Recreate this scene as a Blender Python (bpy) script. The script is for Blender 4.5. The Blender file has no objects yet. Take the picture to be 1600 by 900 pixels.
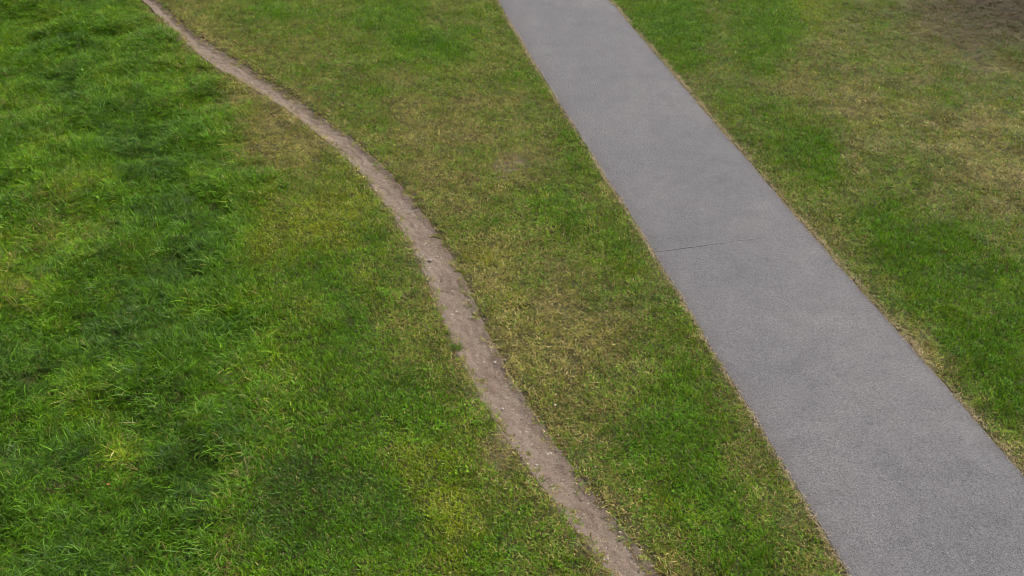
import bpy, bmesh, math, random
import numpy as np
from mathutils import Vector, Euler

random.seed(7)
rng = np.random.default_rng(11)
SC = bpy.context.scene
COL = SC.collection

# ------------------------------------------------------------------ camera
CAM_H, PITCH, F_PX = 7.5, math.radians(35.4), 1600.0     # f in pixels of a 1600 wide frame
cam_d = bpy.data.cameras.new("camera")
cam_d.sensor_width = 36.0
cam_d.lens = 36.0 * F_PX / 1600.0
cam_d.clip_start, cam_d.clip_end = 0.1, 3000
cam = bpy.data.objects.new("camera", cam_d)
cam.location = (0, 0, CAM_H)
cam.rotation_euler = (math.radians(90) - PITCH, 0, 0)
COL.objects.link(cam)
SC.camera = cam

# ------------------------------------------------------------------ sky, sun, exposure
SUN_EL, SUN_AZ = math.radians(52), math.radians(62)      # azimuth clockwise from +Y
world = bpy.data.worlds.new("World")
SC.world = world
world.use_nodes = True
nt = world.node_tree
bg = nt.nodes["Background"]
sky = nt.nodes.new("ShaderNodeTexSky")
sky.sky_type = 'NISHITA'
sky.sun_disc = False
sky.sun_elevation, sky.sun_rotation = SUN_EL, SUN_AZ
sky.dust_density = 4.0
hs = nt.nodes.new("ShaderNodeHueSaturation")
hs.inputs["Saturation"].default_value = 0.22              # a thin overcast: the blue is washed out
nt.links.new(sky.outputs[0], hs.inputs["Color"])
nt.links.new(hs.outputs[0], bg.inputs["Color"])
bg.inputs["Strength"].default_value = 0.07

sun_d = bpy.data.lights.new("sun", 'SUN')
sun_d.energy = 1.5
sun_d.angle = math.radians(14)
sun_d.color = (1.0, 0.95, 0.88)
sun = bpy.data.objects.new("sun", sun_d)
sdir = Vector((math.cos(SUN_EL) * math.sin(SUN_AZ), math.cos(SUN_EL) * math.cos(SUN_AZ), math.sin(SUN_EL)))
sun.rotation_euler = sdir.to_track_quat('Z', 'Y').to_euler()
sun.location = (0, 0, 30)
COL.objects.link(sun)

SC.view_settings.view_transform = 'Standard'
SC.view_settings.look = 'None'
SC.view_settings.gamma = 1.0
SC.view_settings.exposure = 1.62
SC.render.engine = 'CYCLES'
SC.cycles.filter_width = 0.9
SC.cycles.max_bounces = 6
SC.cycles.diffuse_bounces = 3
SC.cycles.transmission_bounces = 3

# ------------------------------------------------------------------ layout maths
def to_ground(px, py):
    """pixel of the 1600x900 photograph -> x, y on the z=0 plane"""
    px, py = np.asarray(px, float), np.asarray(py, float)
    u, v = (px - 800) / F_PX, (450 - py) / F_PX
    c, s = math.cos(PITCH), math.sin(PITCH)
    dy, dz = c + v * s, -s + v * c
    t = CAM_H / -dz
    return u * t, dy * t

def to_pixel(x, y):
    c, s = math.cos(PITCH), math.sin(PITCH)
    dep = np.maximum(y * c + CAM_H * s, 0.5)
    up = y * s - CAM_H * c
    return 800 + F_PX * x / dep, 450 - F_PX * up / dep

def _hash(ix, iy, seed):
    n = (ix.astype(np.int64) * 374761393 + iy.astype(np.int64) * 668265263 + seed * 982451653) & 0x7fffffff
    n = ((n ^ (n >> 13)) * 1274126177) & 0x7fffffff
    n = n ^ (n >> 16)
    return (n & 0xffff) / 65535.0

def vnoise(x, y, scale, seed=0):
    x, y = np.asarray(x, float) / scale + 311.7, np.asarray(y, float) / scale + 173.3
    ix, iy = np.floor(x), np.floor(y)
    fx, fy = x - ix, y - iy
    fx, fy = fx * fx * (3 - 2 * fx), fy * fy * (3 - 2 * fy)
    a, b = _hash(ix, iy, seed), _hash(ix + 1, iy, seed)
    c, d = _hash(ix, iy + 1, seed), _hash(ix + 1, iy + 1, seed)
    return (a * (1 - fx) + b * fx) * (1 - fy) + (c * (1 - fx) + d * fx) * fy

def fbm(x, y, scale, octs=4, seed=0):
    """-1 .. 1"""
    t = np.zeros(np.shape(x)); amp, tot = 1.0, 0.0
    ang = 0.6
    for o in range(octs):
        xr = x * math.cos(ang * o) - y * math.sin(ang * o)
        yr = x * math.sin(ang * o) + y * math.cos(ang * o)
        t = t + amp * (vnoise(xr, yr, scale / 2 ** o, seed + o * 17) * 2 - 1)
        tot += amp; amp *= 0.55
    return t / tot

def sstep(a, b, x):
    t = np.clip((x - a) / (b - a), 0, 1)
    return t * t * (3 - 2 * t)

def resample(pts, n):
    pts = np.asarray(pts, float)
    d = np.r_[0, np.cumsum(np.hypot(*np.diff(pts, axis=0).T))]
    s = np.linspace(0, d[-1], n)
    return np.c_[np.interp(s, d, pts[:, 0]), np.interp(s, d, pts[:, 1])]

def extend(g, near, far):
    a = g[0] + (g[0] - g[2]) / np.linalg.norm(g[0] - g[2]) * far
    b = g[-1] + (g[-1] - g[-3]) / np.linalg.norm(g[-1] - g[-3]) * near
    return np.vstack([a, g, b])

def smooth(p, k=2):
    for _ in range(k):
        q = p.copy(); q[1:-1] = (p[:-2] + 2 * p[1:-1] + p[2:]) / 4; p = q
    return p

class Track:
    """a strip of ground between two edges: nearest-point lookup gives (s, d signed to the right, halfwidth)"""
    def __init__(self, left, right, n, near, far):
        L = extend(np.c_[to_ground(*np.array(left, float).T)], near, far)
        R = extend(np.c_[to_ground(*np.array(right, float).T)], near, far)
        L, R = resample(L, n), resample(R, n)
        C = smooth((L + R) / 2, 3)
        T = np.gradient(C, axis=0); T /= np.linalg.norm(T, axis=1)[:, None]
        N = np.c_[-T[:, 1], T[:, 0]]                       # running towards the camera: +N is picture right
        if (N[n // 2] @ (R - L)[n // 2]) < 0: N = -N
        hw = np.abs(((R - L) * N).sum(1)) / 2
        self.C, self.N, self.T = C, N, T
        self.hw = np.convolve(np.pad(hw, 2, mode='edge'), np.ones(5) / 5, 'valid')
        self.S = np.r_[0, np.cumsum(np.linalg.norm(np.diff(C, axis=0), axis=1))]
    def look(self, x, y):
        x, y = np.asarray(x, float).ravel(), np.asarray(y, float).ravel()
        P = np.c_[x, y]
        best = np.full(len(P), 1e9); s = np.zeros(len(P)); d = np.zeros(len(P)); h = np.zeros(len(P))
        for i in range(len(self.C) - 1):
            a, ab = self.C[i], self.C[i + 1] - self.C[i]
            L2 = ab @ ab
            t = np.clip(((P - a) @ ab) / L2, 0, 1)
            v = P - (a + t[:, None] * ab)
            q = (v * v).sum(1)
            m = q < best
            best[m] = q[m]; s[m] = self.S[i] + t[m] * math.sqrt(L2)
            d[m] = np.sign(v[m] @ self.N[i]) * np.sqrt(q[m])
            h[m] = self.hw[i] * (1 - t[m]) + self.hw[i + 1] * t[m]
        return s, d, h
    def at(self, s):
        f = lambda a: np.interp(s, self.S, a)
        return np.c_[f(self.C[:, 0]), f(self.C[:, 1])], np.c_[f(self.N[:, 0]), f(self.N[:, 1])], f(self.hw)

TRAIL = Track(
    [(227, 0), (267, 45), (328, 98), (400, 138), (433, 157), (467, 183), (500, 210), (533, 240), (560, 263), (587, 293), (617, 337),
     (638, 373), (657, 407), (673, 443), (691, 487), (700, 513), (712, 540), (725, 570), (743, 600), (760, 630), (778, 665), (800, 700),
     (830, 727), (860, 767), (880, 793), (910, 833), (933, 867), (957, 900)],
    [(244, 0), (292, 45), (362, 92), (400, 112), (433, 132), (467, 157), (500, 182), (550, 215), (587, 247), (613, 277), (637, 304),
     (667, 337), (687, 370), (708, 403), (725, 433), (737, 467), (750, 497), (767, 530), (787, 562), (800, 587), (815, 615), (834, 643),
     (860, 680), (887, 717), (917, 757), (947, 793), (977, 830), (1007, 865), (1032, 900)], 90, 5, 9)
ROAD = Track(
    [(776, 0), (800, 40), (833, 97), (867, 150), (900, 203), (933, 253), (963, 300), (987, 343), (1013, 383), (1040, 428), (1067, 470),
     (1093, 513), (1119, 553), (1146, 600), (1170, 643), (1200, 693), (1227, 740), (1252, 782), (1280, 827), (1303, 862), (1325, 900)],
    [(953, 0), (987, 40), (1033, 93), (1067, 133), (1100, 170), (1133, 210), (1167, 248), (1213, 300), (1250, 343), (1287, 385),
     (1323, 427), (1357, 464), (1390, 502), (1427, 545), (1477, 600), (1510, 639), (1547, 681), (1583, 723), (1600, 743), (1735, 900)],
    70, 5, 60)

def road_edge(s, side):
    """ragged edge of the asphalt, metres added to the half width"""
    return 0.025 * fbm(s, s * 0 + side * 9.1, 0.8, 3, 51) + 0.012 * fbm(s, s * 0 + side * 5.3, 0.13, 3, 52)
def trail_edge(s, side):
    return (0.038 if side < 0 else 0.026) * fbm(s, s * 0 + side * 7.7, 0.7, 4, 61)

# patches of the turf, one letter per 50 px of the photograph, read off by eye
MAP = [
 [1,1,1,1,2,7,7,6,3,6,6,3,3,6,6,6,6,6,3,3,3,3,6,3,3,5,6,6,7,9,9,9],
 [1,1,0,1,1,2,8,7,7,6,6,6,3,3,3,6,6,6,6,3,3,3,6,3,3,7,7,6,7,7,9,7],
 [1,1,0,1,1,2,2,6,6,7,6,6,7,6,7,6,6,6,6,6,3,6,6,6,7,7,7,7,7,7,7,7],
 [2,2,1,1,0,1,1,2,7,6,6,6,7,7,7,7,6,6,6,6,6,6,6,6,6,7,8,8,7,7,8,7],
 [1,1,1,0,0,0,1,2,8,7,6,6,6,7,7,7,7,6,3,6,6,6,6,6,3,3,8,7,7,8,8,7],
 [1,1,2,1,0,0,1,1,2,6,5,5,6,7,7,7,7,6,6,6,6,6,6,6,6,3,6,6,6,7,8,8],
 [1,2,2,1,0,0,0,1,5,5,5,6,6,7,7,6,6,3,6,6,6,6,6,6,6,6,6,3,6,7,7,7],
 [2,2,2,2,1,0,0,1,5,5,5,3,6,6,6,7,7,6,6,3,6,6,6,6,6,7,6,3,3,3,6,7],
 [2,2,1,0,1,0,0,1,3,3,3,5,6,6,7,8,7,7,7,6,6,6,6,6,6,6,7,6,3,3,3,3],
 [2,1,0,1,0,0,1,1,3,5,3,6,6,6,6,7,7,8,7,7,6,6,6,6,6,6,7,6,3,3,3,3],
 [0,1,0,0,0,1,0,1,3,3,3,6,6,6,7,8,8,7,7,7,6,6,6,6,6,6,6,6,8,3,3,3],
 [0,0,1,0,0,0,1,2,3,3,3,3,6,6,6,7,7,8,7,7,6,3,6,6,6,6,6,6,6,8,3,3],
 [0,0,1,1,0,0,1,1,2,3,3,3,3,3,6,6,6,7,7,6,3,3,6,7,6,6,6,6,6,6,7,3],
 [0,1,0,2,0,0,1,0,2,3,3,3,3,3,5,6,6,6,7,6,3,3,3,6,6,6,6,6,6,6,6,7],
 [0,0,0,2,2,0,0,2,3,4,3,3,5,5,3,6,7,6,6,3,3,3,3,7,6,6,6,6,6,6,6,7],
 [0,0,0,0,0,0,0,2,4,4,4,4,3,5,5,6,6,7,6,6,6,3,3,6,6,6,6,6,6,6,6,6],
 [0,0,0,0,0,0,0,6,4,4,3,3,4,3,5,3,6,6,7,7,6,6,3,3,6,6,6,6,6,6,6,6],
 [0,0,0,0,0,0,2,6,3,3,3,3,3,3,5,3,6,6,6,7,6,7,6,3,6,6,6,6,6,6,6,6]]
# what the numbers stand for, each row:  dry, hue (0 deep, .5 vivid, 1 yellow), tall, bare
KINDS = np.array([(.05, .27, 1.0, 0), (.07, .50, .9, 0), (.24, .54, .85, 0), (.03, .55, 0, 0), (.05, .26, .08, 0),
                  (.13, .78, .1, 0), (.33, .57, 0, 0), (.52, .60, 0, .06), (.70, .70, 0, .15), (.82, .25, 0, .6)])
_T = KINDS[np.array(MAP)]

# small patches on top of the map: px, py, rx, ry, dry, hue, tall, bare, weight
SPOTS = [(668, 68, 52, 20, .02, .42, .15, 0, .95), (803, 250, 22, 18, .85, .5, 0, .9, .9), (790, 268, 16, 10, .85, .5, 0, .9, .9),
         (432, 215, 60, 45, .85, .72, 0, .15, .8), (375, 140, 45, 35, .7, .75, .2, .1, .6), (765, 402, 26, 14, .25, .95, .1, 0, .8), (800, 465, 30, 45, .35, .92, 0, 0, .6),
         (400, 730, 30, 40, .4, .5, .8, 0, .4), (405, 625, 22, 50, .4, .55, .8, 0, .4), (75, 335, 55, 40, .5, .6, .7, 0, .5),
         (1085, 725, 60, 55, .03, .45, 0, 0, .7), (1460, 405, 80, 40, .03, .5, 0, 0, .7), (1550, 560, 60, 90, .03, .46, 0, 0, .6),
         (1060, 40, 60, 45, .03, .42, 0, 0, .6), (1270, 210, 60, 26, .1, .4, 0, 0, .6), (690, 200, 90, 40, .7, .7, 0, .2, .4),
         (880, 560, 70, 60, .68, .6, 0, .15, .3), (470, 250, 30, 40, .8, .7, 0, .2, .5), (790, 700, 22, 30, .9, .6, 0, .85, .8),
         (500, 350, 60, 50, .08, .82, 0, 0, .5), (560, 300, 40, 40, .15, .8, 0, 0, .5), (700, 720, 60, 40, .1, .75, 0, 0, .5),
         (530, 790, 90, 50, .04, .24, .1, 0, .5), (1565, 15, 95, 50, .85, .02, 0, .8, .95), (1480, 30, 70, 30, .7, .15, 0, .5, .7)]

def turf(x, y):
    """dry, hue, tall, bare for ground points"""
    wx = x + 0.28 * fbm(x, y, 0.9, 3, 1); wy = y + 0.36 * fbm(x, y, 0.9, 3, 2)
    px, py = to_pixel(wx, wy)
    gx = np.clip(px / 50 - 0.5, 0, 30.999); gy = np.clip(py / 50 - 0.5, 0, 16.999)
    ix, iy = gx.astype(int), gy.astype(int)
    fx, fy = (gx - ix)[:, None], (gy - iy)[:, None]
    v = (_T[iy, ix] * (1 - fx) + _T[iy, ix + 1] * fx) * (1 - fy) + (_T[iy + 1, ix] * (1 - fx) + _T[iy + 1, ix + 1] * fx) * fy
    for (sx, sy, rx, ry, a, b, c, e, w) in SPOTS:
        k = (w * np.exp(-(((px - sx) / rx) ** 2 + ((py - sy) / ry) ** 2)))[:, None]
        v = v * (1 - k) + k * np.array([a, b, c, e])
    dry, hue, tall, bare = v.T
    dry = dry + (0.04 + 0.22 * np.clip(dry * 2, 0, 1)) * fbm(x, y, 0.45, 4, 3) * 1.5
    hue = hue + (0.13 + .12 * np.clip(tall, 0, 1)) * fbm(x, y, 0.7, 4, 4)
    s, d, h = TRAIL.look(x, y)
    e = np.abs(d) - h
    rim = np.exp(-np.clip(e, 0, 9) / 0.16)
    dry = dry + 0.28 * rim; bare = bare + 0.7 * np.exp(-np.clip(e, 0, 9) / 0.06)
    s, d, h = ROAD.look(x, y)
    e2 = np.abs(d) - h
    rim2 = np.exp(-np.clip(e2, 0, 9) / np.where(d > 0, 0.10, 0.06))
    ragged = np.clip(.55 + 1.1 * fbm(x, y, .55, 3, 5), .08, 1)
    dry = dry + 0.6 * rim2 * ragged; bare = bare + 0.4 * rim2 * ragged
    return np.clip(dry, 0, .97), np.clip(hue, 0, 1), np.clip(tall, 0, 1), np.clip(bare, 0, 1)

def ground_z(x, y, tall=None, ts=None, rs=None):
    sh = np.shape(x); x = np.asarray(x, float).ravel(); y = np.asarray(y, float).ravel()
    _, d, h = ROAD.look(x, y) if rs is None else rs
    e = np.abs(d) - h
    off = sstep(0.05, 1.6, e)
    z = (0.05 * fbm(x, y, 3.5, 3, 21) + 0.024 * fbm(x, y, 0.42, 3, 22)) * off - 0.006
    if tall is not None:
        z = z + tall * off * 0.18 * fbm(x, y, 0.9, 3, 23)
    z = np.where(e < 0.05, -0.006 - 0.06 * sstep(0.02, -0.08, e), z)
    st, d, h = TRAIL.look(x, y) if ts is None else ts
    up_ = .35 + .65 * sstep(21.0, 16.5, st)
    e = np.abs(d) - h
    bank = np.where(d > 0, 0.020 * up_ * np.exp(-((e - 0.08) / 0.10) ** 2), 0.008 * np.exp(-((e - 0.1) / 0.12) ** 2))
    dip = np.where(d > 0, sstep(0.09, -0.12, e), sstep(0.11, -0.15, e))
    z = z + bank * sstep(-0.02, 0.1, e) - (.026 + .014 * up_) * dip
    return z.reshape(sh)

# ------------------------------------------------------------------ node helpers
def mat(name):
    m = bpy.data.materials.new(name); m.use_nodes = True
    n = m.node_tree; n.nodes.clear()
    return m, n
def N(n, kind, **kw):
    o = n.nodes.new(kind)
    for k, v in kw.items():
        if k in o.inputs.keys(): o.inputs[k].default_value = v
        else: setattr(o, k, v)
    return o
def attr(n, name, kind='GEOMETRY'):
    a = n.nodes.new("ShaderNodeAttribute"); a.attribute_name = name; a.attribute_type = kind
    return a.outputs["Fac"]
def lk(n, a, b): n.links.new(a, b)
def math_(n, op, a, b=None, c=None, clamp=False):
    o = n.nodes.new("ShaderNodeMath"); o.operation = op; o.use_clamp = clamp
    for i, v in enumerate((a, b, c)):
        if v is None: continue
        if isinstance(v, (int, float)): o.inputs[i].default_value = v
        else: lk(n, v, o.inputs[i])
    return o.outputs[0]
def mix(n, f, a, b, mode='MIX'):
    o = n.nodes.new("ShaderNodeMix"); o.data_type = 'RGBA'; o.blend_type = mode
    for sock, v in ((o.inputs[0], f), (o.inputs[6], a), (o.inputs[7], b)):
        if isinstance(v, (int, float)): sock.default_value = v
        elif isinstance(v, tuple): sock.default_value = (*v, 1)
        else: lk(n, v, sock)
    return o.outputs[2]
def ramp(n, f, stops):
    o = n.nodes.new("ShaderNodeValToRGB"); r = o.color_ramp
    while len(r.elements) < len(stops): r.elements.new(.5)
    for e, (p, c) in zip(r.elements, stops):
        e.position = p; e.color = (*c, 1) if isinstance(c, tuple) else (c, c, c, 1)
    lk(n, f, o.inputs[0]); return o.outputs[0]
def noise(n, scale, detail=4, rough=.55, vec=None):
    o = N(n, "ShaderNodeTexNoise", Scale=scale, Detail=detail, Roughness=rough)
    if vec is not None: lk(n, vec, o.inputs["Vector"])
    return o.outputs[0]

# ------------------------------------------------------------------ materials
def grass_material():
    m, n = mat("grass_blades")
    rnd, rnd2, tt = attr(n, "rnd"), attr(n, "rnd2"), attr(n, "tt")
    dry, hue, val = (attr(n, k, 'INSTANCER') for k in ("dry", "hue", "val"))
    h = math_(n, 'ADD', hue, math_(n, 'MULTIPLY', math_(n, 'SUBTRACT', rnd2, .5), .34), clamp=True)
    green = ramp(n, h, [(0, (.028, .074, .005)), (.25, (.050, .114, .005)), (.5, (.076, .188, .003)), (.78, (.138, .195, .004)), (1, (.21, .205, .007))])
    straw = ramp(n, math_(n, 'MULTIPLY_ADD', hue, .75, math_(n, 'MULTIPLY_ADD', rnd2, .8, -.4), clamp=True), [(0, (.085, .058, .018)), (.35, (.185, .142, .038)), (.7, (.265, .212, .066)), (1, (.46, .39, .16))])
    pick = math_(n, 'MULTIPLY_ADD', math_(n, 'SUBTRACT', dry, rnd), 14, .5, clamp=True)
    tipdry = math_(n, 'MULTIPLY', math_(n, 'POWER', tt, 4), math_(n, 'MULTIPLY', dry, .8))
    pick = math_(n, 'MAXIMUM', pick, tipdry)
    c = mix(n, pick, green, straw)
    c = mix(n, 1.0, c, math_(n, 'MULTIPLY', val, math_(n, 'MULTIPLY_ADD', math_(n, 'FRACT', math_(n, 'MULTIPLY', rnd2, 7.31)), 1.15, .45)), 'MULTIPLY')
    p = N(n, "ShaderNodeBsdfPrincipled", Roughness=.46)
    p.inputs["Specular IOR Level"].default_value = .20
    lk(n, c, p.inputs["Base Color"])
    t = N(n, "ShaderNodeBsdfTranslucent")
    lk(n, mix(n, .35, c, (.16, .22, .02)), t.inputs[0])
    lk(n, mix(n, math_(n, 'SUBTRACT', 1, pick), c, mix(n, 1.0, c, (1.25, 1.2, .7), 'MULTIPLY')), t.inputs[0])
    ms = N(n, "ShaderNodeMixShader"); ms.inputs[0].default_value = .34
    lk(n, p.outputs[0], ms.inputs[1]); lk(n, t.outputs[0], ms.inputs[2])
    lk(n, ms.outputs[0], N(n, "ShaderNodeOutputMaterial").inputs[0])
    return m

def soil_material():
    m, n = mat("turf_soil")
    pos = N(n, "ShaderNodeNewGeometry").outputs["Position"]
    f = noise(n, 22, 6, .7, pos)
    soil = ramp(n, f, [(.3, (.060, .044, .030)), (.5, (.130, .098, .070)), (.72, (.18, .14, .10))])
    thatch = ramp(n, noise(n, 45, 5, .7, pos), [(.3, (.020, .024, .008)), (.6, (.055, .055, .018)), (.8, (.12, .11, .045))])
    soil = mix(n, attr(n, "corner_dark"), soil, (.034, .024, .015))  # brown corner soil, with vignette darkening put into the colour
    c = mix(n, attr(n, "bare"), thatch, soil)
    far = ramp(n, noise(n, 9, 6, .7, pos), [(.3, (.03, .06, .012)), (.6, (.07, .10, .02)), (.8, (.15, .15, .05))])
    c = mix(n, attr(n, "far"), c, far)
    p = N(n, "ShaderNodeBsdfPrincipled", Roughness=.95)
    p.inputs["Specular IOR Level"].default_value = .1
    lk(n, c, p.inputs["Base Color"])
    b = N(n, "ShaderNodeBump", Strength=.9, Distance=.02); lk(n, noise(n, 60, 6, .7, pos), b.inputs["Height"])
    lk(n, b.outputs[0], p.inputs["Normal"])
    lk(n, p.outputs[0], N(n, "ShaderNodeOutputMaterial").inputs[0])
    return m

def dirt_material():
    m, n = mat("trodden_dirt")
    pos = N(n, "ShaderNodeNewGeometry").outputs["Position"]
    big = noise(n, 2.2, 5, .6, pos)
    c = ramp(n, big, [(.3, (.116, .085, .065)), (.5, (.138, .104, .081)), (.75, (.154, .119, .094))])
    fine = ramp(n, noise(n, 75, 5, .75, pos), [(.28, .35), (.46, 1.0), (.72, 1.4)])
    c = mix(n, 1.0, c, fine, 'MULTIPLY')
    dark = ramp(n, noise(n, 30, 4, .7, pos), [(.32, .45), (.42, 1.0), (.60, 1.03), (.70, 1.3)])
    c = mix(n, 1.0, c, dark, 'MULTIPLY')
    v = N(n, "ShaderNodeTexVoronoi", Scale=42.0); lk(n, pos, v.inputs["Vector"])
    chip = math_(n, 'MULTIPLY', ramp(n, v.outputs["Distance"], [(.18, 1.0), (.3, 0.0)]), ramp(n, v.outputs["Color"], [(.55, 0.0), (.62, .7)]))
    c = mix(n, chip, c, (.24, .20, .165))
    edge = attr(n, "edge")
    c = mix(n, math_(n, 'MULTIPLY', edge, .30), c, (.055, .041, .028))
    p = N(n, "ShaderNodeBsdfPrincipled", Roughness=.92)
    p.inputs["Specular IOR Level"].default_value = .15
    lk(n, c, p.inputs["Base Color"])
    b = N(n, "ShaderNodeBump", Strength=1.0, Distance=.014); lk(n, noise(n, 48, 6, .75, pos), b.inputs["Height"])
    lk(n, b.outputs[0], p.inputs["Normal"])
    lk(n, p.outputs[0], N(n, "ShaderNodeOutputMaterial").inputs[0])
    return m

def asphalt_material():
    m, n = mat("weathered_asphalt")
    pos = N(n, "ShaderNodeNewGeometry").outputs["Position"]
    base = ramp(n, noise(n, .55, 5, .6, pos), [(.3, (.086, .087, .092)), (.5, (.098, .096, .101)), (.7, (.113, .111, .113))])
    blot = ramp(n, noise(n, 3.2, 6, .68, pos), [(.25, .84), (.5, 1.0), (.75, 1.10)])
    c = mix(n, 1.0, base, blot, 'MULTIPLY')
    v = N(n, "ShaderNodeTexVoronoi", Scale=82.0); lk(n, pos, v.inputs["Vector"])
    stone = ramp(n, v.outputs["Color"], [(.0, .48), (.3, .82), (.6, 1.04), (.9, 1.30), (1, 2.0)])
    c = mix(n, 1.0, c, stone, 'MULTIPLY')
    fine = ramp(n, noise(n, 120, 3, .7, pos), [(.3, .66), (.5, 1.0), (.7, 1.30)])
    c = mix(n, 1.0, c, fine, 'MULTIPLY')
    tint = mix(n, ramp(n, noise(n, 26, 3, .6, pos), [(.4, 0.0), (.65, .5)]), (1, 1, 1), (1.1, .96, .95))
    c = mix(n, 1.0, c, tint, 'MULTIPLY')
    edge = attr(n, "edge")
    c = mix(n, math_(n, 'MULTIPLY', edge, math_(n, 'MULTIPLY_ADD', noise(n, 6, 4, .6, pos), .9, .1)), c, (.062, .052, .050))
    c = mix(n, attr(n, "groove"), c, (.055, .051, .051))
    p = N(n, "ShaderNodeBsdfPrincipled", Roughness=.80)
    p.inputs["Specular IOR Level"].default_value = .3
    lk(n, c, p.inputs["Base Color"])
    b = N(n, "ShaderNodeBump", Strength=.8, Distance=.006)
    lk(n, math_(n, 'ADD', v.outputs["Distance"], noise(n, 110, 3, .7, pos)), b.inputs["Height"])
    lk(n, b.outputs[0], p.inputs["Normal"])
    lk(n, p.outputs[0], N(n, "ShaderNodeOutputMaterial").inputs[0])
    return m

def simple_material(name, stops, scale=60, rough=.8, spec=.25):
    m, n = mat(name)
    oi = N(n, "ShaderNodeObjectInfo").outputs["Random"]
    pos = N(n, "ShaderNodeNewGeometry").outputs["Position"]
    f = math_(n, 'ADD', math_(n, 'MULTIPLY', oi, .7), math_(n, 'MULTIPLY', noise(n, scale, 4, .6, pos), .45), clamp=True)
    p = N(n, "ShaderNodeBsdfPrincipled", Roughness=rough)
    p.inputs["Specular IOR Level"].default_value = spec
    lk(n, ramp(n, f, stops), p.inputs["Base Color"])
    lk(n, p.outputs[0], N(n, "ShaderNodeOutputMaterial").inputs[0])
    return m

M_GRASS, M_SOIL, M_DIRT, M_ASPH = grass_material(), soil_material(), dirt_material(), asphalt_material()
M_STONE = simple_material("trail_stone", [(0, (.040, .030, .024)), (.22, (.085, .065, .052)), (.5, (.17, .135, .11)), (.8, (.24, .195, .16)), (1, (.33, .285, .24))])
M_PALE = simple_material("pale_stone", [(0, (.20, .165, .135)), (1, (.27, .23, .195))])
M_STRAW = simple_material("straw", [(0, (.16, .115, .060)), (.5, (.32, .245, .13)), (1, (.50, .41, .26))], 30, .6)
M_WOOD = simple_material("dead_twig", [(0, (.17, .13, .10)), (1, (.30, .25, .20))], 80)
M_LEAF = simple_material("fallen_leaf", [(0, (.26, .10, .03)), (1, (.36, .17, .06))], 50, .6)
M_LEAFP = simple_material("bleached_leaf", [(0, (.24, .20, .13)), (1, (.34, .30, .21))], 50, .6)

# ------------------------------------------------------------------ mesh helpers
def mesh_of(name, v, f, m, smooth_=False):
    me = bpy.data.meshes.new(name)
    me.from_pydata([tuple(a) for a in v], [], f)
    me.materials.append(m)
    if smooth_: me.polygons.foreach_set("use_smooth", [True] * len(me.polygons))
    me.update()
    return me
def grid_mesh(name, P, m, smooth_=True):
    """P: rows x cols x 3"""
    r, c = P.shape[:2]
    me = bpy.data.meshes.new(name)
    idx = np.arange(r * c).reshape(r, c)
    q = np.stack([idx[:-1, :-1], idx[:-1, 1:], idx[1:, 1:], idx[1:, :-1]], -1).reshape(-1, 4)
    me.vertices.add(r * c); me.vertices.foreach_set("co", P.reshape(-1).astype(np.float32))
    me.loops.add(q.size); me.loops.foreach_set("vertex_index", q.reshape(-1).astype(np.int32))
    me.polygons.add(len(q)); me.polygons.foreach_set("loop_start", np.arange(0, q.size, 4, dtype=np.int32))
    me.update(calc_edges=True); me.validate()
    me.polygons.foreach_set("use_smooth", [smooth_] * len(me.polygons))
    me.materials.append(m)
    return me
def fattr(me, name, vals, domain='POINT'):
    a = me.attributes.new(name, 'FLOAT', domain)
    a.data.foreach_set("value", np.asarray(vals, np.float32).ravel())
def link(name, me, kind=None, **props):
    o = bpy.data.objects.new(name, me); COL.objects.link(o)
    if kind: o["kind"] = kind
    for k, v in props.items(): o[k] = v
    return o

# ------------------------------------------------------------------ ground
X0, X1, Y0, Y1 = -17.0, 17.0, 1.4, 28.0
def axis(a, b, step, far):
    core = np.arange(a, b + step / 2, step)
    o = np.array([.3, .8, 1.6, 3, 6, 12, 25, 50, 100, 200, far])
    return np.r_[(a - o)[::-1], core, b + o]
gx, gy = axis(X0, X1, 0.06, 900), axis(Y0, Y1, 0.06, 900)
GX, GY = np.meshgrid(gx, gy)
fx, fy = GX.ravel(), GY.ravel()
g_ts, g_rs = TRAIL.look(fx, fy), ROAD.look(fx, fy)
g_dry, g_hue, g_tall, g_bare = turf(fx, fy)
inside = (fx > X0 - 1) & (fx < X1 + 1) & (fy > Y0 - 1) & (fy < Y1 + 1)
gz = np.where(inside, ground_z(fx, fy, g_tall, g_ts, g_rs), -0.02 + 0 * fx)
gz = np.where(np.abs(g_rs[1]) - g_rs[2] < 0, np.minimum(gz, -0.05), gz)
e_ = np.abs(g_ts[1]) - g_ts[2]
gz = gz - 0.045 * sstep(.05, -.03, e_)
gm = grid_mesh("ground", np.stack([GX, GY, gz.reshape(GX.shape)], -1), M_SOIL)
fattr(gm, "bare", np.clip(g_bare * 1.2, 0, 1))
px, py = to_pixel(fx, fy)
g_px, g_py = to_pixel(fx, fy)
fattr(gm, "corner_dark", np.exp(-np.clip((1600 - g_px) / 170, 0, 9) ** 2 - np.clip((g_py + 10) / 75, 0, 9) ** 2))  # bare brown corner: mask for soil tone plus painted vignette falloff
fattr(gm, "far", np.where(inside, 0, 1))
link("ground", gm, "structure")

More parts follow.
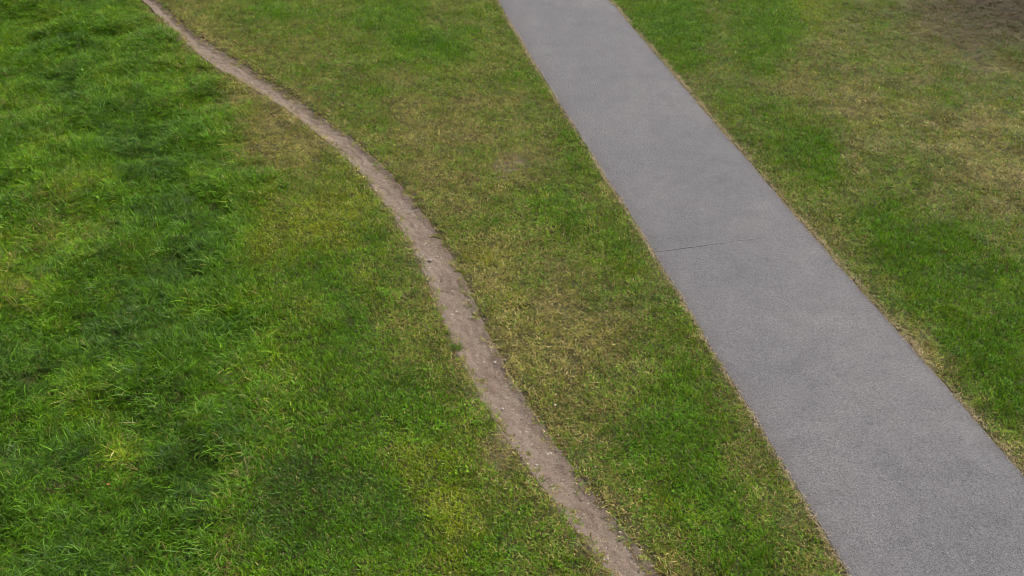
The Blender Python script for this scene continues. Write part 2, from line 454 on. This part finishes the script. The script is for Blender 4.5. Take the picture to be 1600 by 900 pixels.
# ------------------------------------------------------------------ dirt trail
ss = np.arange(2.0, TRAIL.S[-1] - 1.0, 0.03)
C, NV, HW = TRAIL.at(ss)
t = np.linspace(-1, 1, 31)
hwL, hwR = HW + trail_edge(ss, -1) + .03, HW + trail_edge(ss, 1) + .03
hwL, hwR = hwL + .025, hwR - .012
lat = np.where(t[None] < 0, t[None] * hwL[:, None], t[None] * hwR[:, None])
PX = C[:, None, 0] + NV[:, None, 0] * lat; PY = C[:, None, 1] + NV[:, None, 1] * lat
PZ = ground_z(PX, PY)
worn = 0.014 * (np.abs(t[None]) ** 2 - 1) * 0.6
PZ = PZ + 0.012 + worn + 0.013 * fbm(PX, PY, 0.16, 3, 31) + 0.014 * fbm(PX, PY, 0.06, 2, 32)
PZ = PZ - 0.03 * sstep(.86, 1.0, np.abs(t))[None]
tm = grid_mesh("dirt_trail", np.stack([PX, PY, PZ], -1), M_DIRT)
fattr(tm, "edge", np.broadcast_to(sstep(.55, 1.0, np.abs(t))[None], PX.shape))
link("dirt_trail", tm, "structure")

# ------------------------------------------------------------------ asphalt path, with the open joint that crosses it
cs, cd, ch = ROAD.look(*to_ground([1026, 1150], [394, 378]))
shear = (cs[1] - cs[0]) / (cd[1] - cd[0]); s_joint = cs[0] - shear * cd[0]
rows = np.r_[np.arange(ROAD.S[0] + 2, ROAD.S[-1] - 2, 0.09)]
rows = rows[np.abs(rows - s_joint) > 0.03]
GW = 0.0050
extra = [(s_joint, -1), (s_joint, 0), (s_joint, 1)]
seq = sorted([(r, None) for r in rows] + [(a + 1e-4 * b, b) for a, b in extra])
t = np.linspace(-1, 1, 121)
P = np.zeros((len(seq), len(t) + 2, 3)); E = np.zeros(P.shape[:2]); G = np.zeros(P.shape[:2])
for i, (s0, b) in enumerate(seq):
    hw0 = np.interp(s0, ROAD.S, ROAD.hw)
    s = s0 + shear * t * hw0
    if b is not None:
        open_ = sstep(.85, -.7, t) * np.clip(.62 + 1.3 * fbm(t * 1.2, t * 0, .12, 3, 75), .22, 1) * (t < .85)
        s = s + 0.016 * fbm(t * 1.2, t * 0 + 3, .22, 4, 72) + b * (GW * open_ + .0002)
    c, nv, hw = ROAD.at(s)
    w = np.where(t < 0, hw + road_edge(s, -1), hw + road_edge(s, 1)) * t
    P[i, 1:-1, 0] = c[:, 0] + nv[:, 0] * w; P[i, 1:-1, 1] = c[:, 1] + nv[:, 1] * w
    z = 0.010 * (1 - t * t) + 0.003 * fbm(s, w, .9, 3, 73) - 0.010 * sstep(.985, 1.0, np.abs(t))
    if b == 0: z = z - 0.022 * open_; G[i, 1:-1] = np.clip(open_ * 2, 0, 1)
    P[i, 1:-1, 2] = z
    P[i, 0] = P[i, 1] - (0, 0, .075); P[i, -1] = P[i, -2] - (0, 0, .075)
    E[i, 1:-1] = np.exp(-(1 - np.abs(t)) * hw / np.where(t < 0, .10, .05)); E[i, 0] = E[i, -1] = 1
am = grid_mesh("asphalt_path", P, M_ASPH, False)
fattr(am, "edge", E); fattr(am, "groove", G)
link("asphalt_path", am, "structure")

# ------------------------------------------------------------------ grass blades
def blades(n, radius, length, width, lean, segs, curl, bias=0.0, lie=False, seed=0, side_curl=0.6):
    """returns verts, faces, rnd, rnd2, tt ; bias pulls the lean towards +x"""
    r = np.random.default_rng(seed)
    V, F, A, B, T = [], [], [], [], []
    for k in range(n):
        a = r.uniform(0, 2 * math.pi); q = radius * math.sqrt(r.uniform())
        base = np.array([q * math.cos(a), q * math.sin(a), -0.008])
        az = r.uniform(-math.pi, math.pi) * (1 - bias) + r.normal(0, .45) * bias
        L = length * r.uniform(.55, 1.25); W = width * r.uniform(.7, 1.3)
        th = math.radians(r.uniform(*lean)); c = curl * r.uniform(.3, 1.4); sc = side_curl * r.normal()
        p = base.copy(); o = len(V)
        ra, rb = r.uniform(), r.uniform()
        roll = r.normal(0, .5)
        for j in range(segs + 1):
            f = j / segs
            w = W * (0.75 + .5 * f - 1.15 * f * f) if j < segs else 0
            az_j = az + sc * f
            d = np.array([math.sin(th) * math.cos(az_j), math.sin(th) * math.sin(az_j), math.cos(th)])
            sd = np.array([-math.sin(az_j), math.cos(az_j), math.sin(roll) * .6])
            if j < segs:
                V += [p - sd * w / 2, p + sd * w / 2]; A += [ra] * 2; B += [rb] * 2; T += [f] * 2
            else:
                V += [p.copy()]; A += [ra]; B += [rb]; T += [1.0]
            if j:
                if j < segs: F.append((o + 2 * j - 2, o + 2 * j - 1, o + 2 * j + 1, o + 2 * j))
                else: F.append((o + 2 * j - 2, o + 2 * j - 1, o + 2 * j))
            p = p + d * L / segs
            if p[2] < 0.004: p[2] = 0.004 + .004 * r.uniform()
            th = min(th + c / segs, math.radians(97 if p[2] > .03 else 88))
    return V, F, A, B, T
def blade_mesh(name, *a, **k):
    V, F, A, B, T = blades(*a, **k)
    me = mesh_of(name, V, F, M_GRASS, True)
    fattr(me, "rnd", A); fattr(me, "rnd2", B); fattr(me, "tt", T)
    return me

def proto_collection(name, meshes):
    c = bpy.data.collections.new(name)
    for i, me in enumerate(meshes):
        o = bpy.data.objects.new("%s_%02d" % (name, i), me); c.objects.link(o)
    return c

def scatter(name, coll, pos, rot, scl, tid, fl, label=None):
    """one stuff object: points that instance the prototypes; fl are float attributes the material reads"""
    me = bpy.data.meshes.new(name)
    me.vertices.add(len(pos)); me.vertices.foreach_set("co", np.asarray(pos, np.float32).ravel())
    for k, v in (("rot", rot), ("scl", scl)):
        a = me.attributes.new(k, 'FLOAT_VECTOR', 'POINT'); a.data.foreach_set("vector", np.asarray(v, np.float32).ravel())
    a = me.attributes.new("tid", 'INT', 'POINT'); a.data.foreach_set("value", np.asarray(tid, np.int32))
    for k, v in fl.items(): fattr(me, k, v)
    o = link(name, me, "stuff")
    if label: o["label"] = label
    g = bpy.data.node_groups.new(name + "_scatter", 'GeometryNodeTree')
    g.interface.new_socket("Geometry", in_out='INPUT', socket_type='NodeSocketGeometry')
    g.interface.new_socket("Geometry", in_out='OUTPUT', socket_type='NodeSocketGeometry')
    gi, go = g.nodes.new("NodeGroupInput"), g.nodes.new("NodeGroupOutput")
    ci = g.nodes.new("GeometryNodeCollectionInfo"); ci.inputs["Collection"].default_value = coll
    ci.inputs["Separate Children"].default_value = True; ci.inputs["Reset Children"].default_value = True
    ip = g.nodes.new("GeometryNodeInstanceOnPoints"); ip.inputs["Pick Instance"].default_value = True
    def na(nm, t):
        x = g.nodes.new("GeometryNodeInputNamedAttribute"); x.data_type = t; x.inputs[0].default_value = nm
        return x.outputs[0]
    e2r = g.nodes.new("FunctionNodeEulerToRotation")
    g.links.new(na("rot", 'FLOAT_VECTOR'), e2r.inputs[0]); g.links.new(e2r.outputs[0], ip.inputs["Rotation"])
    g.links.new(na("scl", 'FLOAT_VECTOR'), ip.inputs["Scale"]); g.links.new(na("tid", 'INT'), ip.inputs["Instance Index"])
    g.links.new(gi.outputs[0], ip.inputs["Points"]); g.links.new(ci.outputs[0], ip.inputs["Instance"])
    g.links.new(ip.outputs[0], go.inputs[0])
    md = o.modifiers.new("scatter", 'NODES'); md.node_group = g
    return o

def jitter_points(step):
    xs, ys = np.meshgrid(np.arange(X0, X1, step), np.arange(Y0, Y1, step))
    x = xs.ravel() + rng.uniform(-.62, .62, xs.size) * step; y = ys.ravel() + rng.uniform(-.62, .62, xs.size) * step
    px, py = to_pixel(x, y)
    k = (px > -420) & (px < 2020) & (py > -90) & (py < 1900) & (np.abs(x) < 15.5)
    return x[k], y[k]

LAWN = [blade_mesh("lawn_tuft", 34, .075, .056, .0092, (15, 68), 3, .9, seed=100 + i, side_curl=.8) for i in range(7)]
THATCH = [blade_mesh("thatch_tuft", 36, .075, .062, .0060, (48, 82), 4, .40, seed=200 + i, side_curl=.9) for i in range(5)]
CLOVER = []
def leafy(seed, n=20, R=.07, size=.010, top=.045):
    r = np.random.default_rng(seed); V, F, A, B, T = [], [], [], [], []
    for k in range(n):
        a, q = r.uniform(0, 6.28), R * math.sqrt(r.uniform()); c = np.array([q * math.cos(a), q * math.sin(a), r.uniform(top / 3, top)])
        s = size * r.uniform(.7, 1.4); z = r.uniform(0, 6.28); tx, ty = r.normal(0, .45, 2); o = len(V)
        for j in range(7):
            b = z + j * 6.283 / 7; dx, dy = s * math.cos(b), s * .75 * math.sin(b)
            V.append(c + np.array([dx, dy, dx * tx + dy * ty]))
        V.append(c - np.array([0, 0, s * .25])); ra, rb = .98, r.uniform(0, .5)
        A += [ra] * 8; B += [rb] * 8; T += [.3] * 8
        F += [(o + j, o + (j + 1) % 7, o + 7) for j in range(7)]
    me = mesh_of("leafy_tuft", V, F, M_GRASS); fattr(me, "rnd", A); fattr(me, "rnd2", B); fattr(me, "tt", T); return me
CLOVER = [leafy(300 + i) for i in range(3)]
MEAD = [blade_mesh("meadow_tuft", 38, .085, .165, .0092, (8, 62), 5, 2.2, bias=.12, seed=400 + i, side_curl=1.5) for i in range(7)]
MEADLOW = [blade_mesh("flopped_tuft", 20, .085, .17, .0095, (40, 76), 5, .9, bias=.3, seed=500 + i, side_curl=1.6) for i in range(4)]

def masks(x, y):
    s, d, h = TRAIL.look(x, y); side = np.where(d > 0, 1, -1)
    et = np.abs(d) - h - np.where(d > 0, trail_edge(s, 1), trail_edge(s, -1))
    s2, d2, h2 = ROAD.look(x, y)
    er = np.abs(d2) - h2 - np.where(d2 > 0, road_edge(s2, 1), road_edge(s2, -1))
    return et, er, (s, d, h), (s2, d2, h2)

# short turf
x, y = jitter_points(0.066)
et, er, ts, rs = masks(x, y)
dry, hue, tall, bare = turf(x, y)
u = rng.uniform(size=len(x))
keep = (er > -.015 + .055 * fbm(x, y, .25, 3, 84)) & (et > -.070 + .070 * rng.uniform(size=len(x)) - .03 * fbm(x, y, .3, 2, 85))
keep &= u > bare * .60
keep &= ~((tall > .6) & (rng.uniform(size=len(x)) < .45))
x, y, dry, hue, tall, bare, et, er = (a[keep] for a in (x, y, dry, hue, tall, bare, et, er))
z = ground_z(x, y, tall)
n = len(x)
thick = fbm(x, y, .35, 3, 81)
hgt = (0.80 + .45 * tall + .35 * thick - .30 * dry) * np.clip(.35 + et / .10 + .8 * np.clip(fbm(x, y, .3, 3, 87), 0, 1), .35, 1.1) * np.clip(.4 + er / .14 + .9 * np.clip(fbm(x, y, .3, 3, 86), 0, 1), .4, 1.1)
hgt *= 1 + .35 * np.exp(-((hue - .45) / .15) ** 2) * (dry < .25)
hgt = np.clip(hgt, .28, 1.8) * rng.uniform(.8, 1.2, n)
tid = rng.integers(0, 7, n)
isth = rng.uniform(size=n) < np.clip(dry * .8 - .10, 0, .65)
tid = np.where(isth, 7 + rng.integers(0, 5, n), tid)
cl = (rng.uniform(size=n) < .02 + .03 * (fbm(x, y, 1.1, 3, 82) > .25)) & (dry < .35)
tid = np.where(cl, 12 + rng.integers(0, 3, n), tid)
wsc = rng.uniform(.85, 1.2, n) * np.clip(.5 + er / .2, .5, 1)
val = np.clip(1 + .24 * fbm(x, y, .25, 3, 83) + rng.normal(0, .14, n), .5, 1.6)
qx, qy = to_pixel(x, y); corner_mask = np.exp(-np.clip((1600 - qx) / 170, 0, 9) ** 2 - np.clip((qy + 10) / 75, 0, 9) ** 2)
val = val * (1 - .45 * corner_mask)          # dead brown thatch round the bare corner, vignette darkening included in its colour
hz = np.clip(hue + rng.normal(0, .07, n), 0, 1)
rot = np.c_[rng.normal(0, .12, n), rng.normal(0, .12, n), rng.uniform(0, 6.283, n)]
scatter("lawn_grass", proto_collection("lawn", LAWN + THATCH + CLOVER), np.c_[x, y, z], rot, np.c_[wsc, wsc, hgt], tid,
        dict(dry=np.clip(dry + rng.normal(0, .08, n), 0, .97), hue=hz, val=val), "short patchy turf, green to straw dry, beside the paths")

# tall meadow on the left
x, y = jitter_points(0.082)
et, er, ts, rs = masks(x, y)
dry, hue, tall, bare = turf(x, y)
clump = .6 * fbm(x, y, .9, 2, 94) + .75 * fbm(x, y, .36, 3, 91)
keep = (tall + .25 * clump > rng.uniform(.35, .75, len(x))) & (et > .16) & (er > .3)
keep &= ~((clump < -.35) & (rng.uniform(size=len(x)) < .55))
x, y, dry, hue, tall, clump = (a[keep] for a in (x, y, dry, hue, tall, clump))
n = len(x); z = ground_z(x, y, tall)
flow = 3.6 + 2.6 * fbm(x, y, 1.6, 3, 92) * math.pi / 2 + rng.normal(0, .75, n)
hgt = np.clip((.42 + .55 * tall + 1.15 * clump) * rng.uniform(.75, 1.2, n), .22, 1.9)
tid = np.where(rng.uniform(size=n) < .36, 7 + rng.integers(0, 4, n), rng.integers(0, 7, n))
weed = rng.uniform(size=n) < .02 + .06 * (fbm(x, y, .7, 3, 97) > .22)     # broad-leaved weeds in colonies
tid = np.where(weed, 11 + rng.integers(0, 3, n), tid)
w = rng.uniform(.85, 1.2, n)
val = np.clip(1.0 + .28 * fbm(x, y, .3, 3, 93) + rng.normal(0, .15, n), .5, 1.7)
scatter("meadow_grass", proto_collection("meadow", MEAD + MEADLOW + [leafy(600 + i, 30, .11, .013, .09) for i in range(3)]), np.c_[x, y, z],
        np.c_[rng.normal(0, .16, n), rng.normal(0, .16, n), flow], np.c_[w, w, hgt], tid,
        dict(dry=np.clip(dry * .6 - .02 + rng.normal(0, .05, n), 0, .9), hue=np.clip(hue + rng.normal(0, .08, n), 0, 1), val=val),
        "long dark green meadow grass flopping in clumps on the left")

# ------------------------------------------------------------------ loose bits: trail gravel, straw along the edges
def pebble_mesh(name, seed, m, flat=.6, sub=1):
    bm = bmesh.new(); bmesh.ops.create_icosphere(bm, subdivisions=sub, radius=1)
    r = random.Random(seed); ax = [r.uniform(.65, 1.2) for _ in range(3)]
    for v in bm.verts:
        k = 1 + r.uniform(-.2, .2); v.co = Vector((v.co.x * ax[0] * k, v.co.y * ax[1] * k, v.co.z * flat * k))
    me = bpy.data.meshes.new(name); bm.to_mesh(me); bm.free(); me.materials.append(m); return me
def bit_mesh(name, seed, m, L=.05, W=.003):
    r = np.random.default_rng(seed); az = 0; p = np.zeros(3); V, F = [], []; cu = r.normal(0, 1.2)
    for j in range(5):
        sd = np.array([-math.sin(az), math.cos(az), 0]) * W / 2; up = np.array([0, 0, .0015 + .004 * math.sin(j * .8) + r.uniform(0, .002)])
        V += [p - sd + up, p + sd + up, p + up + (0, 0, W * .45)]
        if j:
            o = 3 * j; F += [(o - 3, o, o + 2, o - 1), (o - 1, o + 2, o + 1, o - 2)]
        p = p + np.array([math.cos(az), math.sin(az), 0]) * L / 4; az += cu / 4
    return mesh_of(name, V, F, m)

n = 11000
s = rng.uniform(TRAIL.S[0] + 3, TRAIL.S[-1] - 1.5, n); C, NV, HW = TRAIL.at(s)
q = rng.uniform(-1, 1, n); q = np.sign(q) * np.abs(q) ** .95; lat = q * (HW + .03)
x, y = C[:, 0] + NV[:, 0] * lat, C[:, 1] + NV[:, 1] * lat
k = (fbm(x, y, .3, 3, 95) > rng.uniform(-.7, .35, n)); x, y, q = x[k], y[k], q[k]; n = len(x)
z = ground_z(x, y) + .010 + .008 * (np.abs(q) ** 2 - 1)
sz = np.clip(rng.lognormal(math.log(.0074), .45, n), .0035, .018)
tid = np.where(rng.uniform(size=n) < .22, 5 + rng.integers(0, 3, n), rng.integers(0, 5, n))
sc = np.where(tid >= 5, rng.uniform(.5, 1.1, n), sz)
scatter("trail_gravel", proto_collection("gravel", [pebble_mesh("pebble", i, M_STONE, (.3, .45, .6, .35, .25)[i]) for i in range(5)] + [bit_mesh("straw_bit", 20 + i, M_STRAW) for i in range(3)]),
        np.c_[x, y, z], np.c_[np.zeros(n), np.zeros(n), rng.uniform(0, 6.283, n)], np.c_[sc, sc, sc], tid, {}, "small pebbles and straw bits strewn on the dirt trail")

P = []
for side, m_, wid in ((-1, 9000, .045), (1, 14000, .08)):
    s = rng.uniform(ROAD.S[0] + 55, ROAD.S[-1] - 3, m_); C, NV, HW = ROAD.at(s)
    off = (HW + road_edge(s, side) + rng.normal(.02, .6, m_) * wid * .6 + .012) * side
    P.append(np.c_[C[:, 0] + NV[:, 0] * off, C[:, 1] + NV[:, 1] * off])
P = np.vstack(P); x, y = P.T
dens = fbm(x, y, .5, 3, 96); k = dens > rng.uniform(-.80, .40, len(x)); x, y = x[k], y[k]; n = len(x)
et, er, _, _ = masks(x, y)
z = np.where(er < 0, .003, np.maximum(ground_z(x, y), -.012) + .012)
sc = rng.uniform(.35, 1.0, n) * np.where(er < -.01, .55, 1)
scatter("edge_straw", proto_collection("straw", [bit_mesh("straw_bit", 40 + i, M_STRAW, .055, .0042) for i in range(5)]),
        np.c_[x, y, z], np.c_[rng.normal(0, .12, n), rng.normal(0, .25, n), rng.uniform(0, 6.283, n)], np.c_[sc, sc, sc], rng.integers(0, 5, n), {},
        "dry straw litter lining both edges of the asphalt")

# grit on the asphalt, pale leaf flecks in the turf
s = rng.uniform(ROAD.S[0] + 55, ROAD.S[-1] - 3, 520); C, NV, HW = ROAD.at(s); q = rng.uniform(-.97, .97, 520)
x, y = C[:, 0] + NV[:, 0] * HW * q, C[:, 1] + NV[:, 1] * HW * q
sc = rng.uniform(.003, .007, 520); n = 520
scatter("path_grit", proto_collection("grit", [pebble_mesh("grit", 70 + i, M_STONE, .5) for i in range(3)]), np.c_[x, y, 0 * x + .011],
        np.c_[0 * x, 0 * x, rng.uniform(0, 6.28, n)], np.c_[sc, sc, sc], rng.integers(0, 3, n), {}, "scattered grit lying on the asphalt")
x, y = jitter_points(.42)
et, er, _, _ = masks(x, y); k = (et > .05) & (er > .05) & (rng.uniform(size=len(x)) < .6); x, y = x[k], y[k]; n = len(x)
sc = rng.uniform(.3, .9, n)
scatter("leaf_flecks", proto_collection("flecks", [bit_mesh("leaf_fleck", 80 + i, M_LEAFP, .026, .010) for i in range(3)]),
        np.c_[x, y, ground_z(x, y, turf(x, y)[2]) + .030], np.c_[rng.normal(0, .3, n), rng.normal(0, .3, n), rng.uniform(0, 6.28, n)], np.c_[sc, sc, sc],
        rng.integers(0, 3, n), {}, "tiny pale leaf flecks caught in the turf")

# ------------------------------------------------------------------ single things
def gpoint(px, py):
    x, y = to_ground(px, py); x, y = float(x), float(y)
    return x, y, float(ground_z(np.array([x]), np.array([y]))[0])
def thing(name, me, px, py, label, cat, rz=0.0, dz=0.0, group=None, z=None, **props):
    x, y, gz_ = gpoint(px, py)
    o = link(name, me, None, label=label, category=cat, **props)
    o.location = (x, y, (gz_ if z is None else z) + dz); o.rotation_euler = (0, 0, rz)
    if group: o["group"] = group
    return o
def tuft(px, py, label, n, rad, L, dry, hue, val=1.0, lean=(5, 60), W=.006, curl=1.0, seed=0):
    me = blade_mesh("grass_tuft", n, rad, L, W, lean, 4, curl, seed=seed)
    return thing("grass_tuft", me, px, py, label, "grass tuft", dry=dry, hue=hue, val=val)
tuft(764, 661, "small round olive grass tuft alone on the bare left edge of the dirt trail", 170, .075, .075, .3, .45, .75, (5, 70), seed=1)
tuft(712, 542, "green grass tuft poking into the dirt trail from its left edge", 130, .07, .07, .12, .4, .9, seed=2)
tuft(1020, 386, "dark green grass tuft against the left asphalt edge beside the crack", 170, .09, .08, .1, .22, .8, seed=3)
tuft(765, 404, "bright yellow-green grass tuft just right of the dirt trail", 240, .13, .085, .2, .95, 1.1, seed=4)
tuft(704, 292, "olive grass tuft right of the dirt trail bend", 110, .09, .06, .35, .6, .9, seed=6)
tuft(1452, 542, "straw-blond grass tuft beside the right asphalt edge", 120, .10, .07, .75, .6, 1.0, (25, 75), seed=7)
def stalks(px, py, label, n, L, seed):
    r = np.random.default_rng(seed)
    e = bpy.data.objects.new("seed_grass", None); COL.objects.link(e)
    x, y, z = gpoint(px, py); e.location = (x, y, z); e["label"] = label; e["category"] = "seed grass"
    for i in range(n):
        V, F = [], []; a = r.uniform(0, 6.28); th = r.uniform(.1, .45); p = np.array([r.normal(0, .03), r.normal(0, .03), 0]); Lk = L * r.uniform(.7, 1.1)
        for j in range(9):
            f = j / 8; w = .0015 if f < .7 else .0042 * (1 - abs(f - .82) / .2) + .001
            for k in range(3):
                b = a + k * 2.094; V.append(p + np.array([math.cos(b), math.sin(b), 0]) * w)
            if j:
                o = 3 * j; F += [(o - 3 + k, o - 3 + (k + 1) % 3, o + (k + 1) % 3, o + k) for k in range(3)]
            d = np.array([math.sin(th) * math.cos(a), math.sin(th) * math.sin(a), math.cos(th)]); p = p + d * Lk / 8; th += .07
        o = link("stalk", mesh_of("stalk", V, F, M_STRAW)); o.parent = e
stalks(402, 632, "dry pale seed stalks standing in long grass left of the bright green lawn", 7, .30, 31)
stalks(384, 752, "brownish seed stalks in the long grass near the lower left", 6, .26, 32)

def stone(px, py, size, label, seed, m=M_STONE, flat=.5, group="larger stones on the dirt trail"):
    me = pebble_mesh("stone", seed, m, flat, 2); o = thing("stone", me, px, py, label, "stone", rz=seed * 1.3, dz=.010 + size * .15, group=group)
    o.scale = (size,) * 3
stone(672, 405, .030, "pale flat stone on the dirt trail, largest one level with the yellow-green tuft", 61, M_PALE)
stone(527, 222, .020, "dark stone in the middle of the upper trail bend", 62)
stone(405, 136, .018, "small stone at the left rim of the narrow upper trail", 63)
stone(785, 634, .020, "pale round stone on the trail above the small olive tuft", 64, M_PALE)
stone(838, 724, .018, "pale pebble on the trail's left rim below the small olive tuft", 65, M_PALE)
stone(969, 829, .018, "whitish pebble at the right rim of the trail near the bottom", 66, M_PALE)
stone(690, 437, .018, "brown stone in the middle of the trail below the pale flat stone", 67)
stone(741, 487, .017, "pale pebble at the right rim of the trail halfway down", 68, M_PALE)

def twig(px, py, L, rz, label, seed):
    r = np.random.default_rng(seed); V, F = [], []; p = np.array([-L / 2, 0, .006]); az = 0
    for j in range(9):
        w = .0055 * (1 - .5 * j / 8)
        for k in range(5):
            b = k * 1.2566; V.append(p + np.array([-math.sin(az) * math.cos(b), math.cos(az) * math.cos(b), math.sin(b)]) * w)
        if j:
            o = 5 * j; F += [(o - 5 + k, o - 5 + (k + 1) % 5, o + (k + 1) % 5, o + k) for k in range(5)]
        az += r.normal(0, .16); p = p + np.array([math.cos(az), math.sin(az), r.normal(0, .06)]) * L / 8
    F += [tuple(range(5)), tuple(range(40, 45))]
    thing("twig", mesh_of("twig", V, F, M_WOOD), px, py, label, "twig", rz, .012)
twig(455, 163, .20, .55, "pale bare twig lying across the narrow upper dirt trail", 5)
twig(642, 330, .17, .5, "short bleached twig lying on the trail bend", 6)

def leaf(px, py, size, rz, label, m, seed, z=None):
    r = np.random.default_rng(seed); V, F = [], []
    for j in range(7):
        f = j / 6; w = size * .32 * math.sin(math.pi * min(1, f * .93 + .05)) ** .8 + .0005; zc = size * .12 * math.sin(f * 3 + 1)
        xx = (f - .5) * size
        V += [(xx, -w, zc + w * .5 + .003), (xx, 0, zc + .002), (xx, w, zc + w * r.uniform(.3, .7) + .003)]
        if j:
            o = 3 * j; F += [(o - 3, o, o + 1, o - 2), (o - 2, o + 1, o + 2, o - 1)]
    thing("fallen_leaf", mesh_of("fallen_leaf", V, F, m), px, py, label, "leaf", rz, .028)
leaf(1108, 119, .055, .4, "orange fallen leaf on the grass right of the asphalt near the top", M_LEAF, 1)
leaf(868, 634, .036, 1.2, "small bleached leaf on dry turf just right of the lower trail", M_LEAFP, 2)
leaf(171, 761, .045, 2.0, "small orange-brown leaf caught in the long grass at lower left", M_LEAF, 3)
leaf(1478, 380, .036, .9, "pale leaf on the vivid green lawn at right", M_LEAFP, 4)
